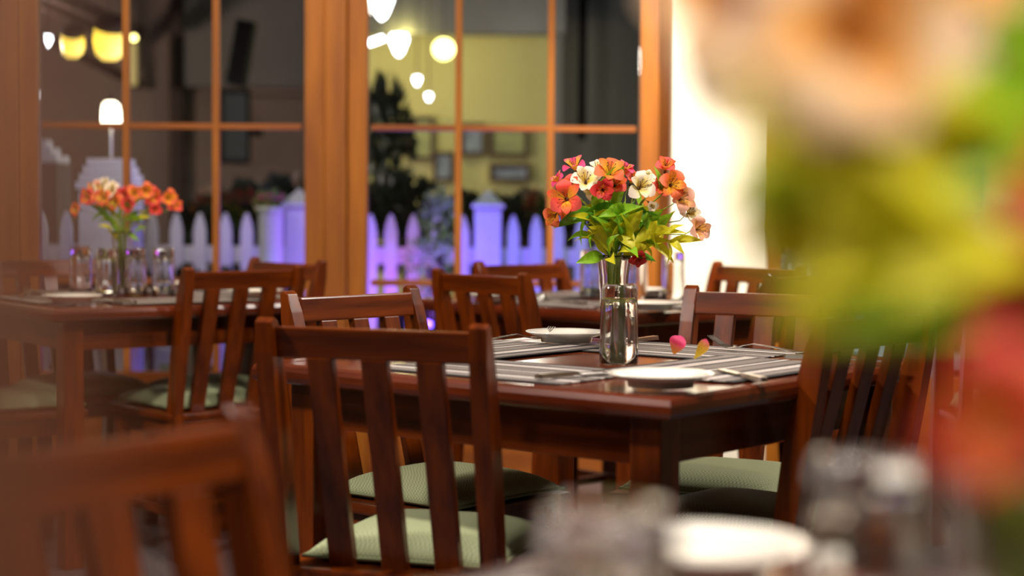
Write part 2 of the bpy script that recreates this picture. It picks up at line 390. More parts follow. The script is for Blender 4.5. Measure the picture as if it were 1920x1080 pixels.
chair(-0.805, 5.328, -0.706, False, 'brown slat-back chair seen from behind at the far table with orange flowers', G3, 'bright sage cushion on the chair at the orange-flower table')
chair(-0.767, 6.047, 0.825, True, 'far chair facing the camera before the orange post between windows', G3, 'dim green cushion on the chair before the orange window post')
chair(-1.61, 6.12, -0.64, True, 'hazy reddish chair facing the camera behind the row of tumblers', G3, 'hazy cushion behind the far table leg, the farther of two')
chair(-1.80, 5.26, 0.94, False, 'hazy chair at the frame edge beside the orange-flower table', G3, 'hazy cushion behind the far table leg, the nearer of two')
chair(-0.375, 1.56, -1.0, True, 'very blurred orange-brown chair back low in the near corner', 'chairs at the nearest table', 'cushion on the very blurred near chair')
chair(1.555, 5.20, 0.02, False, 'far chair behind the blurred leaves, at the table with one plate', 'chairs at the table behind the leaves', 'cushion on the far chair behind the blurred leaves')

# ------------------------------------------------------------------ tables
TT = 0.765; S = 0.972
def table_proto():
    t = empty('dining_table')
    e = 0.055; hs = S / 2
    obj('tabletop', box(B(), (0, 0, TT - 0.016), (S - 2 * e - 0.001, S - 2 * e - 0.001, 0.03), 0.001), top_h, t)
    for k in range(4):
        bm = B()
        # rounded-edge board with mitred ends, runs along x at y = -hs
        sec = [(-hs + 0.010, TT - 0.038), (-hs + 0.003, TT - 0.034), (-hs, TT - 0.026), (-hs, TT - 0.014), (-hs + 0.004, TT - 0.004), (-hs + 0.014, TT), (-hs + e, TT), (-hs + e, TT - 0.038)]
        Lx = [bm.verts.new((y, y, z)) for y, z in sec]; Rx = [bm.verts.new((-y, y, z)) for y, z in sec]
        n = len(sec); bm.faces.new(Lx); bm.faces.new(Rx[::-1])
        for i in range(n): bm.faces.new((Lx[i], Rx[i], Rx[(i + 1) % n], Lx[(i + 1) % n]))
        obj('edge_board', bm, top_s, t, rot=(0, 0, k * PI / 2))
        obj('apron', box(B(), (0, -hs + 0.085, TT - 0.083), (S - 0.22, 0.022, 0.088), 0.002), wood_h, t, rot=(0, 0, k * PI / 2))
        obj('leg', box(B(), (-hs + 0.085, -hs + 0.085, (TT - 0.039) / 2), (0.062, 0.062, TT - 0.039), 0.004), wood_v, t, rot=(0, 0, k * PI / 2))
    return t
tab0 = table_proto(); tused = []
def placemats(cx, cy, th, which, labels, turn=None):
    for k, lb in zip(which, labels):
        a = -th + k * PI / 2 + (turn or {}).get(k, 0)
        d = Vector((math.sin(a), -math.cos(a), 0)) * (S / 2 - 0.19)
        bm = box(B(), (0, 0, 0.0012), (0.45, 0.30, 0.0024), 0.0008, seg=1)
        o = obj('placemat', bm, mats_m, loc=(cx + d.x, cy + d.y, TT + 0.0002 + 0.0026 * (k % 2)), rot=(0, 0, a))
        tag(o, lb, 'placemat', 'striped woven placemats')
def table(cx, cy, th, label):
    t = tab0 if not tused else copy_tree(tab0); tused.append(1)
    t.location = (cx, cy, 0); t.rotation_euler = (0, 0, -th); tag(t, label, 'table', 'square dining tables'); return t
T1 = (0.174, 3.535, 0.663); T2 = (0.36, 5.72, 0.80); T3 = (-1.20, 5.70, 0.94); T4 = (0.17, 1.03, 0.76); T5 = (1.78, 5.98, 0.03)
table(*T1, 'polished dark red wooden table with the sharp flower vase')
table(*T2, 'far wooden table right behind the sharp bouquet')
table(*T3, 'hazy far wooden table with orange flowers and four tumblers')
table(*T4, 'nearest table, only a blurred corner with plate and glasses')
table(*T5, 'far table behind the blurred leaves with one white plate')
placemats(*T1, [0, 1, 2, 3], ['striped grey placemat on the near edge of the vase table behind the large chair', 'striped placemat under the two forks\' side, by the leaf-covered chair', 'striped placemat at the far side with the upright fork', 'fine striped placemat under the sharp fork beside the far plate'])
placemats(*T2, [0, 1, 2, 3], ['dim striped placemat on the near edge of the middle far table', 'striped placemat on the middle far table near the dark far chair', 'striped placemat on the middle far table near the cream wall', 'striped placemat on the middle far table near the window'])
placemats(*T3, [0, 1, 2, 3], ['hazy striped placemat at the frame-edge side of the orange-flower table', 'striped placemat on the orange-flower table behind the slat-back chair', 'striped placemat on the orange-flower table near the orange post', 'striped placemat on the orange-flower table near the window'])
placemats(*T4, [1, 2, 3], ['blurred placemat on the nearest table, side of the big blurred bouquet', 'blurred placemat on the nearest table beside the white plate', 'blurred placemat on the nearest table, side of the blurred chair'])
placemats(*T5, [0, 3], ['placemat under the plate behind the leaves', 'placemat at the near side of the table behind the leaves'])

# ------------------------------------------------------------------ tableware
def plate_proto():
    pr = [(0, 0.004), (0.045, 0.004), (0.050, 0.0), (0.056, 0.0), (0.058, 0.010), (0.080, 0.0165), (0.0905, 0.0215), (0.0915, 0.0235), (0.0895, 0.0240), (0.078, 0.0205), (0.056, 0.0145), (0.052, 0.0125), (0, 0.0125)]
    return obj('plate', lathe(B(), pr, 48), china, smooth=True)
def tumbler_proto():
    # turned upside down: thick faceted foot on top, rim on the cloth
    def fl(a, r, z):
        k = 1 - 0.055 * abs(math.cos(4 * a)) ** 2
        f = min(1, max(0, (z - 0.012) / 0.02)); return 1 + (k - 1) * f if r > 0.0315 else 1
    pr = [(0.0352, 0.001), (0.0360, 0.0), (0.0378, 0.0), (0.0385, 0.002), (0.0382, 0.02), (0.0372, 0.07), (0.0362, 0.12), (0.0358, 0.142), (0.0340, 0.152), (0.0300, 0.155), (0.018, 0.1545), (0, 0.153),
          ]
    inner = [(0, 0.128), (0.022, 0.128), (0.0285, 0.124), (0.0305, 0.115), (0.0318, 0.09), (0.0335, 0.04), (0.0352, 0.001)]
    bm = B(); lathe(bm, pr[1:] , 64, fl); lathe(bm, inner[:-1] + [(0.0360, 0.0)], 64)
    bmesh.ops.remove_doubles(bm, verts=bm.verts[:], dist=1e-5)
    return obj('tumbler', bm, glass_m, smooth=True)
def vase_proto():
    def fl(a, r, z): return 1 + 0.035 * math.cos(10 * a) if r > 0.0275 else 1
    pr = [(0, 0.0), (0.026, 0.0), (0.0285, 0.003), (0.0280, 0.03), (0.0285, 0.10), (0.0300, 0.16), (0.0335, 0.195), (0.0350, 0.203), (0.0340, 0.206),
          (0.0310, 0.195), (0.0265, 0.16), (0.0245, 0.10), (0.0240, 0.03), (0.022, 0.016), (0, 0.014)]
    v = obj('vase', lathe(B(), pr, 60, fl), thin_m, smooth=True)
    wp = [(0, 0.0165), (0.020, 0.0175), (0.0233, 0.03), (0.0238, 0.10), (0.0242, 0.118), (0, 0.118)]
    obj('water', lathe(B(), wp, 32), water_m, v, smooth=True)
    return v
def fork_mesh():
    bm = B()
    def zc(x): return 0.004 + 0.014 * max(0, math.sin((x + 0.02) / 0.12 * PI)) if -0.02 < x < 0.10 else 0.004
    st = [(-0.10, 0.0075, 0.004), (-0.09, 0.009, 0.005), (-0.05, 0.006, 0.010), (0.0, 0.0033, 0.014), (0.025, 0.0032, 0.009), (0.038, 0.009, 0.004), (0.050, 0.0125, 0.0025), (0.058, 0.0125, 0.003)]
    prev = None
    for x, hw, z in st:
        r = [bm.verts.new((x, -hw, z)), bm.verts.new((x, hw, z)), bm.verts.new((x, hw, z + 0.002)), bm.verts.new((x, -hw, z + 0.002))]
        if prev:
            for k in range(4): bm.faces.new((prev[k], prev[(k + 1) % 4], r[(k + 1) % 4], r[k]))
        else: bm.faces.new(r)
        prev = r
    bm.faces.new(prev[::-1])
    for t in range(4):
        y = -0.0105 + t * 0.007
        tube(bm, [(0.055, y, 0.004), (0.075, y, 0.010), (0.095, y, 0.021), (0.106, y, 0.028)], [0.0019, 0.0017, 0.0014, 0.0008], 6)
    return bm
def knife_mesh():
    bm = B()
    st = [(-0.11, 0.006, 0.0005, 0.0075), (-0.105, 0.0095, 0.0, 0.0085), (-0.05, 0.0075, 0.0005, 0.0080), (-0.015, 0.006, 0.0015, 0.0070), (-0.005, 0.0095, 0.003, 0.0048), (0.05, 0.0105, 0.003, 0.0045), (0.085, 0.009, 0.003, 0.0045), (0.105, 0.002, 0.003, 0.0042)]
    prev = None
    for x, hw, z0, z1 in st:
        r = [bm.verts.new((x, -hw, z0)), bm.verts.new((x, hw, z0)), bm.verts.new((x, hw * 0.8, z1)), bm.verts.new((x, -hw * 0.8, z1))]
        if prev:
            for k in range(4): bm.faces.new((prev[k], prev[(k + 1) % 4], r[(k + 1) % 4], r[k]))
        else: bm.faces.new(r)
        prev = r
    bm.faces.new(prev[::-1]); return bm
plate0 = plate_proto(); tum0 = tumbler_proto(); vase0 = vase_proto()
fork0 = obj('fork', fork_mesh(), steel, smooth=False); knife0 = obj('knife', knife_mesh(), steel)
first = {}
def put(proto, key, loc, rz, label, cat, group, rot=None):
    o = proto if key not in first else copy_tree(proto); first[key] = 1
    o.location = loc; o.rotation_euler = rot or (0, 0, rz); tag(o, label, cat, group); return o
MZ = TT + 0.006     # on a placemat
def on(x, y, z=TT):   # table-height point seen at a pixel
    d = fwd + RT * ((x - 960) / FPX) - UP * ((y - 540) / FPX)
    return Vector((0, 0, H)) + d * ((z - H) / d.z)
def PL(x, y, lb, z=MZ - TT):
    p = on(x, y, TT + z + 0.023); put(plate0, 'plate', (p.x, p.y, TT + z), 0, lb, 'plate', 'white side plates'); return p
def TU(x, y, lb, rz=0.0, z=0.0006):
    p = on(x, y, TT + z); put(tum0, 'tumbler', (p.x, p.y, TT + z), rz, lb, 'glass', 'upturned clear tumblers')
def LAY(proto, key, x0, y0, x1, y1, lb, z=MZ, roll=0.0, L=0.2, flip=False):
    """lay cutlery on the pixel line from handle end (x0, y0) towards (x1, y1)"""
    a = on(x0, y0, z + 0.004); b = on(x1, y1, z + 0.004); d = (b - a).normalized(); c = a + d * (L / 2)
    put(proto, key, (c.x, c.y, z), 0, lb, 'cutlery', key + 's on the tables', rot=(roll, 0, math.atan2(d.y, d.x)))
# vase table
PL(1239, 699, 'white plate nearest the corner of the vase table', 0.006)
PL(1062, 621, 'white plate at the far corner of the vase table behind the sharp fork', 0.006)
TU(1160, 680, 'sharp upturned clear tumbler in front of the vase', 0.3)
vp = on(1150, 664)
put(vase0, 'vase', (vp.x, vp.y, TT + 0.0006), 0.2, 'sharp ribbed clear glass vase holding the coral and cream bouquet', 'vase', 'clear glass vases')
LAY(fork0, 'fork', 905, 640, 1080, 629, 'sharp fork with raised tines beside the far plate', L=0.205)
LAY(fork0, 'fork', 1492, 660, 1372, 652, 'fork with dark tines before the purplish chair', L=0.205)
LAY(knife0, 'knife', 1432, 712, 1224, 660, 'knife passing behind the near plate, dull blade tip by the fallen petals', L=0.215)
LAY(knife0, 'knife', 1008, 706, 1160, 693, 'knife with bright handle left of the near plate', L=0.215)
LAY(knife0, 'knife', 1230, 633, 1120, 645, 'knife end just showing behind the tumbler', L=0.215)
# far tables
for x, y, lb in ((1107, 556, 'faint tumbler beside the bouquet over the middle far table'), (1192, 562, 'tumbler half behind the sharp tumbler and vase'), (1262, 560, 'tumbler on the middle far table before the cream wall'),
                 (150, 549, 'leftmost of four tumblers on the orange-flower table'), (201, 556, 'tumbler just left of the small vase with orange flowers'), (254, 552, 'tumbler just right of the small vase with orange flowers'), (306, 553, 'rightmost of four tumblers by the slat-back chair')):
    TU(x, y, lb, x * 0.01)
for x, y, lb in ((1222, 566, 'plate on the middle far table right of the sharp tumbler'), (930, 550, 'plate seen through the dark red chair\'s slats'), (1205, 541, 'small far plate by the cream wall'),
                 (134, 553, 'long pale plate at the near side of the orange-flower table'), (478, 543, 'plate seen through the slats of the chair at the orange-flower table'), (338, 529, 'plate behind the tumblers near the window'),
                 (1824, 559, 'white plate on the table behind the blurred leaves')):
    PL(x, y, lb)
LAY(fork0, 'fork', 1012, 563, 1045, 549, 'fork on the middle far table near the small far chair')
LAY(knife0, 'knife', 1096, 569, 1010, 556, 'knife on the middle far table, bright spot of its handle')
LAY(fork0, 'fork', 36, 558, 78, 540, 'hazy fork at the frame-edge side of the orange-flower table')
LAY(knife0, 'knife', 250, 566, 182, 560, 'knife before the tumblers on the orange-flower table')
LAY(knife0, 'knife', 1480, 668, 1560, 672, 'knife under the blurred leaves at the edge of the vase table')
# nearest table
put(plate0, 'plate', (0.165, 1.50, MZ), 0, 'big blurred white plate at the bottom of the picture', 'plate', 'white side plates')
put(tum0, 'tumbler', (0.222, 1.10, MZ), 0.4, 'big blurred tumbler beside the blurred plate', 'glass', 'upturned clear tumblers')
put(tum0, 'tumbler', (0.050, 0.90, MZ), 0.1, 'blurred tumbler low in the middle with round highlights', 'glass', 'upturned clear tumblers')
put(vase0, 'vase', (0.215, 0.74, MZ), 0, 'vase of the big blurred bouquet at the frame edge', 'vase', 'clear glass vases')
v3 = on(228, 551)
put(vase0, 'vase', (v3.x, v3.y, TT + 0.0006), 0, 'small hazy vase with the orange flowers', 'vase', 'clear glass vases')

# ------------------------------------------------------------------ flowers
def petal_mesh(name, wmax, L, mt, curl):
    bm = B(); nu, nv = 7, 4; g = []
    for i in range(nu + 1):
        t = i / nu
        ww = wmax * (math.sin(PI * min(1, (0.08 + t * 0.90)) ** 1.6)) ** 0.7 
        r = 0.003 + L * (0.75 * t + 0.25 * t * t); z = 0.026 * math.sin(min(1, t * 1.15) * PI / 2) - curl * max(0, t - 0.55) ** 2
        g.append([bm.verts.new((r, ww * s, z + 0.25 * ww * s * s * (1 - t))) for s in [(-1 + 2 * j / nv) for j in range(nv + 1)]])
    for i in range(nu):
        for j in range(nv): bm.faces.new((g[i][j], g[i + 1][j], g[i + 1][j + 1], g[i][j + 1]))
    me = bpy.data.meshes.new(name); bm.to_mesh(me); bm.free(); me.materials.append(mt)
    for p in me.polygons: p.use_smooth = True
    return me
PM = {c: (petal_mesh('petal', 0.0175, 0.036, m1, 0.05), petal_mesh('petal', 0.0115, 0.036, m2, 0.0)) for c, (m1, m2) in PET.items()}
bm = B(); lathe(bm, [(0, -0.012), (0.0035, -0.010), (0.0045, 0.0), (0.004, 0.006), (0, 0.007)], 8)
for k in range(6):
    a = k * 1.05
    tube(bm, [(0, 0, 0.004), (0.004 * math.cos(a), 0.004 * math.sin(a), 0.022), (0.010 * math.cos(a), 0.010 * math.sin(a), 0.036)], 0.0006, 5)
    ball(bm, (0.010 * math.cos(a), 0.010 * math.sin(a), 0.037), 0.0017, 1)
throat = bpy.data.meshes.new('blossom'); bm.to_mesh(throat); bm.free(); throat.materials.append(stam_m)
def blossom(root, pos, dirv, color, sc_=1.0, spin=0.0, openk=1.0):
    q = Vector(dirv).normalized().to_track_quat('Z', 'Y'); e = (q.to_matrix() @ Matrix.Rotation(spin, 3, 'Z')).to_euler()
    o = obj('blossom', throat, None, root, pos, e); o.scale = (sc_, sc_, sc_)
    for k in range(6):
        me = PM[color][k % 2]
        p = obj('petal', me, None, o); tilt = -(1 - openk) * 0.9 + random.uniform(-0.14, 0.14)
        p.rotation_euler = Euler((random.uniform(-.12, .12), tilt, k * PI / 3 + random.uniform(-0.1, 0.1)), 'XYZ')
        p.scale = (1, 1, 1) if k % 2 == 0 else (0.95, 0.95, 1.08)
    return o
def leaf_mesh(name, mt, bend):
    bm = B(); nu = 8; g = []
    for i in range(nu + 1):
        t = i / nu; ww = 0.155 * math.sin(PI * (0.03 + 0.97 * t) ** 0.85) if 0 < t < 1 else 0.012
        if t == 1: ww = 0.004
        z = bend * math.sin(t * PI * 0.9) ; g.append([bm.verts.new((t, ww * s, z + abs(s) * ww * 0.45)) for s in (-1, -0.5, 0, 0.5, 1)])
    for i in range(nu):
        for j in range(4): bm.faces.new((g[i][j], g[i + 1][j], g[i + 1][j + 1], g[i][j + 1]))
    me = bpy.data.meshes.new(name); bm.to_mesh(me); bm.free(); me.materials.append(mt)
    for p in me.polygons: p.use_smooth = True
    return me
LM = [leaf_mesh('leaf', mm, b) for mm in leaf_m for b in (0.12, 0.26)]
def leaf(root, a, b, col, wide=1.0, rollv=None):
    a = Vector(a); b = Vector(b); d = b - a; L = d.length
    q = d.to_track_quat('X', 'Z').to_matrix() @ Matrix.Rotation(random.uniform(-1.2, 1.2) if rollv is None else rollv, 3, 'X')
    o = obj('leaf', LM[col * 2 + random.randint(0, 1)], None, root, a, q.to_euler()); o.scale = (L, L * wide, L); return o
def bouquet(base, flowers, leaves, rim_h, label, seed, extra=0, spread=0.12, top=0.33):
    """base: foot of the vase; flowers (world point, facing, colour, size, openness); leaves (world a, world b, colour, width)"""
    random.seed(seed)
    base = Vector(base); root = empty('flower_bouquet', base); tag(root, label, 'flowers', 'bouquets in glass vases')
    neck = Vector((0, 0, rim_h))
    for i, (p, dv, col, s, k) in enumerate(flowers):
        p = Vector(p) - base; dv = Vector(dv).normalized(); n = neck + Vector((random.uniform(-.016, .016), random.uniform(-.016, .016), 0))
        f = Vector((random.uniform(-.014, .014), random.uniform(-.014, .014), 0.022))
        e = p - dv * 0.012 * s; md = n.lerp(e, 0.55) + Vector((0, 0, 0.02))
        obj('stem', tube(B(), [f, n, md, e - dv * 0.02 + Vector((0, 0, -.004)), e], [0.0022, 0.0021, 0.0017, 0.0011, 0.0012], 6), stem_m, root, smooth=True)
        blossom(root, p, dv, col, s, random.uniform(0, 6), k)
    for a, b, c, wd in leaves: leaf(root, Vector(a) - base, Vector(b) - base, c, wd, random.choice((-1, 1)) * random.uniform(0.6, 1.35))
    for i in range(extra):
        th = random.uniform(0, 2 * PI); h0 = rim_h + random.uniform(0.0, 0.10); rr = random.uniform(0.01, 0.05)
        a = Vector((rr * math.cos(th), rr * math.sin(th), h0)); th2 = th + random.uniform(-.6, .6); ln = random.uniform(0.045, 0.09)
        b = a + Vector((math.cos(th2), math.sin(th2), random.uniform(-0.3, 0.9))).normalized() * ln
        leaf(root, a, b, random.choice((0, 1, 1, 2, 0)), random.uniform(0.8, 1.2))
    return root
ZB = vp.y
fl = []
def F(x, y, dz_, dv, c, s=1.0, k=1.0): fl.append((at(x, y, ZB + dz_), dv, c, s, k))
F(1063, 374, -0.05, (-0.25, -1, 0.15), 'coral', 1.12)
F(1046, 400, -0.03, (-0.5, -0.9, -0.3), 'orange', 0.85, 0.7)
F(1080, 320, 0.03, (-0.3, -0.5, 0.8), 'pink', 0.85, 0.75)
F(1056, 343, 0.04, (-0.7, -0.3, 0.5), 'pink', 0.7, 0.6)
F(1098, 344, 0.0, (0.0, -0.9, 0.5), 'cream', 1.0, 0.95)
F(1118, 326, 0.03, (0.1, -0.4, 0.9), 'cream', 0.75, 0.6)
F(1142, 330, -0.02, (0.1, -0.8, 0.7), 'orange', 1.05, 0.9)
F(1130, 356, -0.04, (0.0, -1, 0.0), 'red', 0.85, 0.75)
F(1166, 328, 0.03, (0.4, -0.4, 0.8), 'pink', 0.8, 0.6)
F(1182, 344, 0.04, (0.3, -0.6, 0.6), 'coral', 0.75, 0.7)
F(1197, 354, -0.02, (0.3, -0.9, 0.35), 'cream', 1.0, 0.95)
F(1217, 380, -0.03, (0.3, -0.9, -0.4), 'cream', 0.6, 0.45)
F(1247, 320, 0.0, (0.1, -0.7, 0.7), 'coral', 0.8, 0.7)
F(1256, 348, -0.02, (0.2, -0.9, 0.2), 'orange', 1.0, 0.9)
F(1272, 374, 0.0, (0.3, -1, 0.2), 'peach', 1.0, 0.85)
F(1287, 403, 0.02, (0.4, -0.9, 0.3), 'cream', 0.8, 0.8)
F(1300, 432, -0.02, (0.6, -0.9, 0.2), 'peach', 0.95, 0.8)
F(1194, 474, -0.03, (0.2, -0.8, -0.7), 'red', 0.75, 0.6)
F(1075, 352, 0.0, (-0.3, -0.8, 0.4), 'coral', 0.8, 0.8); F(1110, 362, 0.02, (0, -0.8, 0.3), 'cream', 0.8, 0.8); F(1152, 350, 0.0, (0.1, -0.9, 0.3), 'coral', 0.85, 0.8)
F(1208, 345, 0.05, (0.3, -0.6, 0.6), 'cream', 0.8, 0.8); F(1240, 355, 0.03, (0, -0.7, 0.3), 'coral', 0.75, 0.7); F(1070, 390, 0.0, (-0.2, -1, -0.2), 'coral', 0.9, 0.85)
lv = []
def LF(x0, y0, x1, y1, c, dz0=0.0, dz1=-0.03, wd=1.0): lv.append((at(x0, y0, ZB + dz0), at(x1, y1, ZB + dz1), c, wd))
LF(1115, 395, 1036, 430, 2, 0, -0.02, 0.9); LF(1108, 402, 1094, 462, 0, 0, -0.04, 1.3); LF(1130, 478, 1078, 494, 0, 0, -0.04, 1.2)
LF(1150, 400, 1168, 306, 0, -0.02, -0.03, 0.8); LF(1155, 420, 1120, 380, 2, 0, -0.03); LF(1145, 405, 1205, 388, 0, -0.02, -0.05, 1.1)
LF(1170, 400, 1098, 400, 2, -0.02, -0.06, 1.2); LF(1160, 432, 1190, 470, 1, -0.02, -0.05, 1.9); LF(1200, 440, 1245, 395, 0, 0, -0.03, 1.2)
LF(1220, 445, 1262, 402, 0, 0, -0.02, 1.1); LF(1240, 455, 1270, 395, 1, 0, 0, 0.8); LF(1195, 440, 1225, 470, 1, -0.01, -0.05, 1.9)
LF(1215, 447, 1290, 440, 1, -0.01, -0.03, 0.7); LF(1250, 448, 1286, 424, 1, -0.01, -0.03, 1.1); LF(1255, 450, 1283, 478, 1, -0.01, -0.03, 1.1)
LF(1250, 448, 1248, 495, 1, -0.01, -0.03, 1.3); LF(1256, 452, 1320, 452, 1, 0, -0.02, 0.8); LF(1215, 450, 1262, 494, 1, 0, 0, 1); LF(1218, 410, 1226, 320, 0, 0.02, 0.02, 0.7)
LF(1240, 360, 1225, 312, 0, 0.02, 0.02, 0.7); LF(1200, 460, 1215, 498, 1, -0.01, -0.04, 1.3); LF(1120, 430, 1110, 468, 0, 0, -.04, .7); LF(1175, 455, 1140, 420, 1, -.01, -.05, 1.3)
LF(1130, 420, 1075, 385, 0, 0, 0, 1.0); LF(1165, 450, 1235, 470, 0, -.02, -.04, 1.1); LF(1150, 470, 1200, 430, 2, 0, -.02, 1.4); LF(1135, 450, 1165, 385, 2, .01, 0, 1.3); LF(1180, 470, 1235, 440, 1, -.01, -.04, 1.4)
LF(1150, 480, 1115, 440, 1, 0, -.03, 1.2); LF(1160, 485, 1180, 430, 0, -.01, -.02, 1.5); LF(1185, 430, 1195, 375, 2, 0, 0, 1.1); LF(1210, 425, 1235, 385, 2, .02, .02, 1.2)
fl = [(p_, d_, c_, s_ * 0.88, k_) for p_, d_, c_, s_, k_ in fl]
for a_ in ((1150, 440, 1166, 312, 0), (1160, 450, 1205, 395, 1), (1175, 460, 1160, 400, 1), (1140, 450, 1105, 405, 0), (1150, 465, 1128, 420, 1), (1190, 455, 1230, 415, 1), (1185, 440, 1180, 375, 0), (1215, 450, 1255, 430, 1),
           (1130, 410, 1165, 380, 0), (1165, 420, 1110, 412, 1), (1200, 430, 1150, 445, 1), (1170, 478, 1210, 462, 1), (1145, 478, 1165, 440, 0), (1230, 440, 1215, 400, 0)):
    LF(*a_, -.03, -.065, 1.25)
bouquet((vp.x, vp.y, TT + 0.0006), fl, lv, 0.20, 'sharp bouquet of coral, pink and cream alstroemerias with yellow-green leaves', 3, 48)

fl, lv, ZB = [], [], v3.y
for x, y, c, s in ((148, 393, 'orange', .75), (170, 372, 'coral', .95), (190, 378, 'coral', .95), (182, 358, 'peach', .9), (197, 355, 'cream', 1.0), (212, 361, 'cream', .9), (196, 372, 'orange', .8), (218, 384, 'orange', .95), (214, 366, 'red', .8),
                   (233, 371, 'red', .9), (240, 386, 'red', .8), (252, 364, 'orange', .85), (262, 369, 'red', .8), (272, 358, 'orange', .9), (283, 369, 'coral', .95), (312, 372, 'orange', .9), (322, 388, 'coral', .85), (288, 394, 'red', .7)):
    F(x, y, random.uniform(-0.07, 0.07), ((x - 232) / 120, -0.9, random.uniform(-.1, .7)), c, s, random.uniform(.7, 1))
for a in ((215, 420, 190, 405, 1), (222, 440, 195, 400, 0), (245, 425, 285, 410, 1), (240, 440, 262, 455, 0), (230, 420, 240, 385, 0), (225, 455, 200, 430, 1), (213, 462, 205, 485, 0), (240, 415, 262, 395, 2), (250, 420, 268, 440, 1), (210, 405, 170, 420, 0)):
    LF(*a, 0, -.02, 1.0)
bouquet((v3.x, v3.y, TT + 0.0006), fl, lv, 0.20, 'hazy bouquet of orange-red and cream alstroemerias on the far table', 5, 20)

fl, lv, ZB = [], [], 0.76
F(1600, 70, -0.10, (-0.15, -1, 0.0), 'apricot', 1.1, 1.0); F(1430, 30, -0.06, (-0.6, -0.8, 0.3), 'apricot', 1.0); F(1490, 130, -0.06, (-0.3, -1, -0.1), 'cream', 0.95); F(1420, 130, -0.02, (-0.6, -0.7, 0.1), 'cream', .75)
F(1730, -30, -0.06, (0.1, -0.9, 0.3), 'peach', 0.9); F(1530, -60, -0.05, (0, -0.8, 0.6), 'cream', 1.0); F(1690, 110, -0.04, (0.1, -0.9, 0.1), 'cream', 0.8)
F(1850, 740, -0.14, (-0.1, -1, -0.3), 'coral', 0.8, 0.75); F(1905, 600, -0.08, (0.1, -1, -0.1), 'red', 0.8); F(2040, 330, -0.08, (0.3, -1, 0), 'orange', 1.1); F(2080, 120, 0, (0.4, -0.8, 0.3), 'pink', 1.1); F(2150, 420, 0, (0.8, -0.5, 0.2), 'coral', 1.0)
LF(1760, 330, 1330, 385, 1, -.06, -.10, 1.0); LF(1800, 430, 1400, 270, 1, -.05, -.10, 1.6); LF(1850, 420, 1420, 480, 1, -.06, -.10, 1.8); LF(1850, 520, 1500, 380, 1, -.04, -.10, 1.8)
LF(1850, 580, 1440, 610, 1, -.06, -.10, 1.2); LF(1840, 300, 1600, 560, 1, -.05, -.12, 1.8); LF(1870, 150, 1720, 400, 0, -.04, -.10, 1.6); LF(1900, 330, 1800, 40, 1, -.02, -.08, 1.7)
LF(1900, 420, 1660, 600, 1, -.05, -.11, 1.8); LF(1900, 270, 1520, 300, 1, -.05, -.11, 1.5); LF(1900, 600, 1950, 250, 1, -.02, -.06, 1.8); LF(1920, 500, 2200, 350, 0, 0, -.05, 1); LF(1880, 640, 1700, 500, 1, -.02, -.08, 1.3)
LF(1720, 340, 1370, 300, 1, -.05, -.10, 1.4); LF(1840, 450, 1620, 300, 1, -.07, -.12, 1.8); LF(1900, 250, 1900, -60, 0, -.02, -.08, 1.8); LF(1780, 500, 1450, 540, 1, -.05, -.1, 1.6); LF(1740, 420, 1350, 420, 1, -.02, -.08, 1.2)
LF(1780, 575, 1480, 625, 1, -.03, -.08, 1.9); LF(1800, 560, 1560, 640, 0, -.05, -.10, 2.2); LF(1640, 365, 1320, 378, 0, -.04, -.08, 1.5); LF(1720, 590, 1450, 600, 1, -.04, -.08, 1.8); LF(1580, 270, 1430, 520, 1, -.04, -.09, 2.0); LF(1760, 260, 1400, 240, 0, -.02, -.08, 1.4)
LF(1700, 260, 1500, 420, 1, -.06, -.10, 1.6); LF(1860, 200, 1640, 230, 1, -.04, -.10, 1.5)
bouquet((0.215, 0.74, MZ), fl, lv, 0.20, 'huge blurred bouquet of peach, cream and red flowers at the frame edge', 9, 6)

# fallen petals
for x, y, c, k, lb, rot in ((1262, 668, 'pink', 0, 'pink fallen petal standing on the placemat', (0.9, -1.0, 0.4)), (1301, 677, 'orange', 1, 'small pink and yellow fallen petal beside the larger pink one', (0.9, -0.9, 1.0))):
    p = on(x, y, MZ + 0.006); me = PM[c][k].copy()
    if k == 1: me.materials[0] = PET['pink'][1]
    o = obj('fallen_petal', me, None, None, (p.x, p.y, MZ + 0.008), rot); tag(o, lb, 'petal', 'petals on the vase table')

# ------------------------------------------------------------------ outside
ground = mat('dark_ground', '1d211a', 0.9, noise=('2b3024', 6, (1, 1, 1)))
fence_m = mat('white_fence_paint', 'c2c2c8', 0.6)
grey_m = mat('grey_render', '55524f', 0.9, noise=('625e5a', 2, (1, 1, 1)))
brown_m = mat('brownish_render', '5e5048', 0.9, noise=('6a5b52', 2, (1, 1, 1)))
dark_m = mat('dark_beam', '2c1c16', 0.8)
yell_m = mat('ochre_wall_paint', 'b8ae74', 0.85, noise=('b0a66e', 2, (1, 1, 1)))
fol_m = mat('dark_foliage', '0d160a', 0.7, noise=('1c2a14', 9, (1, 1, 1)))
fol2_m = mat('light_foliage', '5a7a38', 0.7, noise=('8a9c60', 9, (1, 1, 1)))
o = obj('ground_outside', box(B(), (0, 15.2, -0.08), (26, 16.2, 0.1)), ground); tag(o, kind='structure')
FZ = 9.0
fence = empty('picket_fence', (0, FZ, 0)); tag(fence, 'white picket fence outside the windows, lit blue and violet', 'fence')
def picket_mesh():
    bm = B(); hw = 0.031; h = 1.01
    pts = [(-hw, 0.06), (hw, 0.06), (hw, h - 0.09), (hw * 0.75, h - 0.045), (0.006, h), (-0.006, h), (-hw * 0.75, h - 0.045), (-hw, h - 0.09)]
    prism(bm, pts, 1, -0.01, 0.01, 0.002); me = bpy.data.meshes.new('picket'); bmesh.ops.recalc_face_normals(bm, faces=bm.faces[:]); bm.to_mesh(me); bm.free(); me.materials.append(fence_m); return me
pk = picket_mesh()
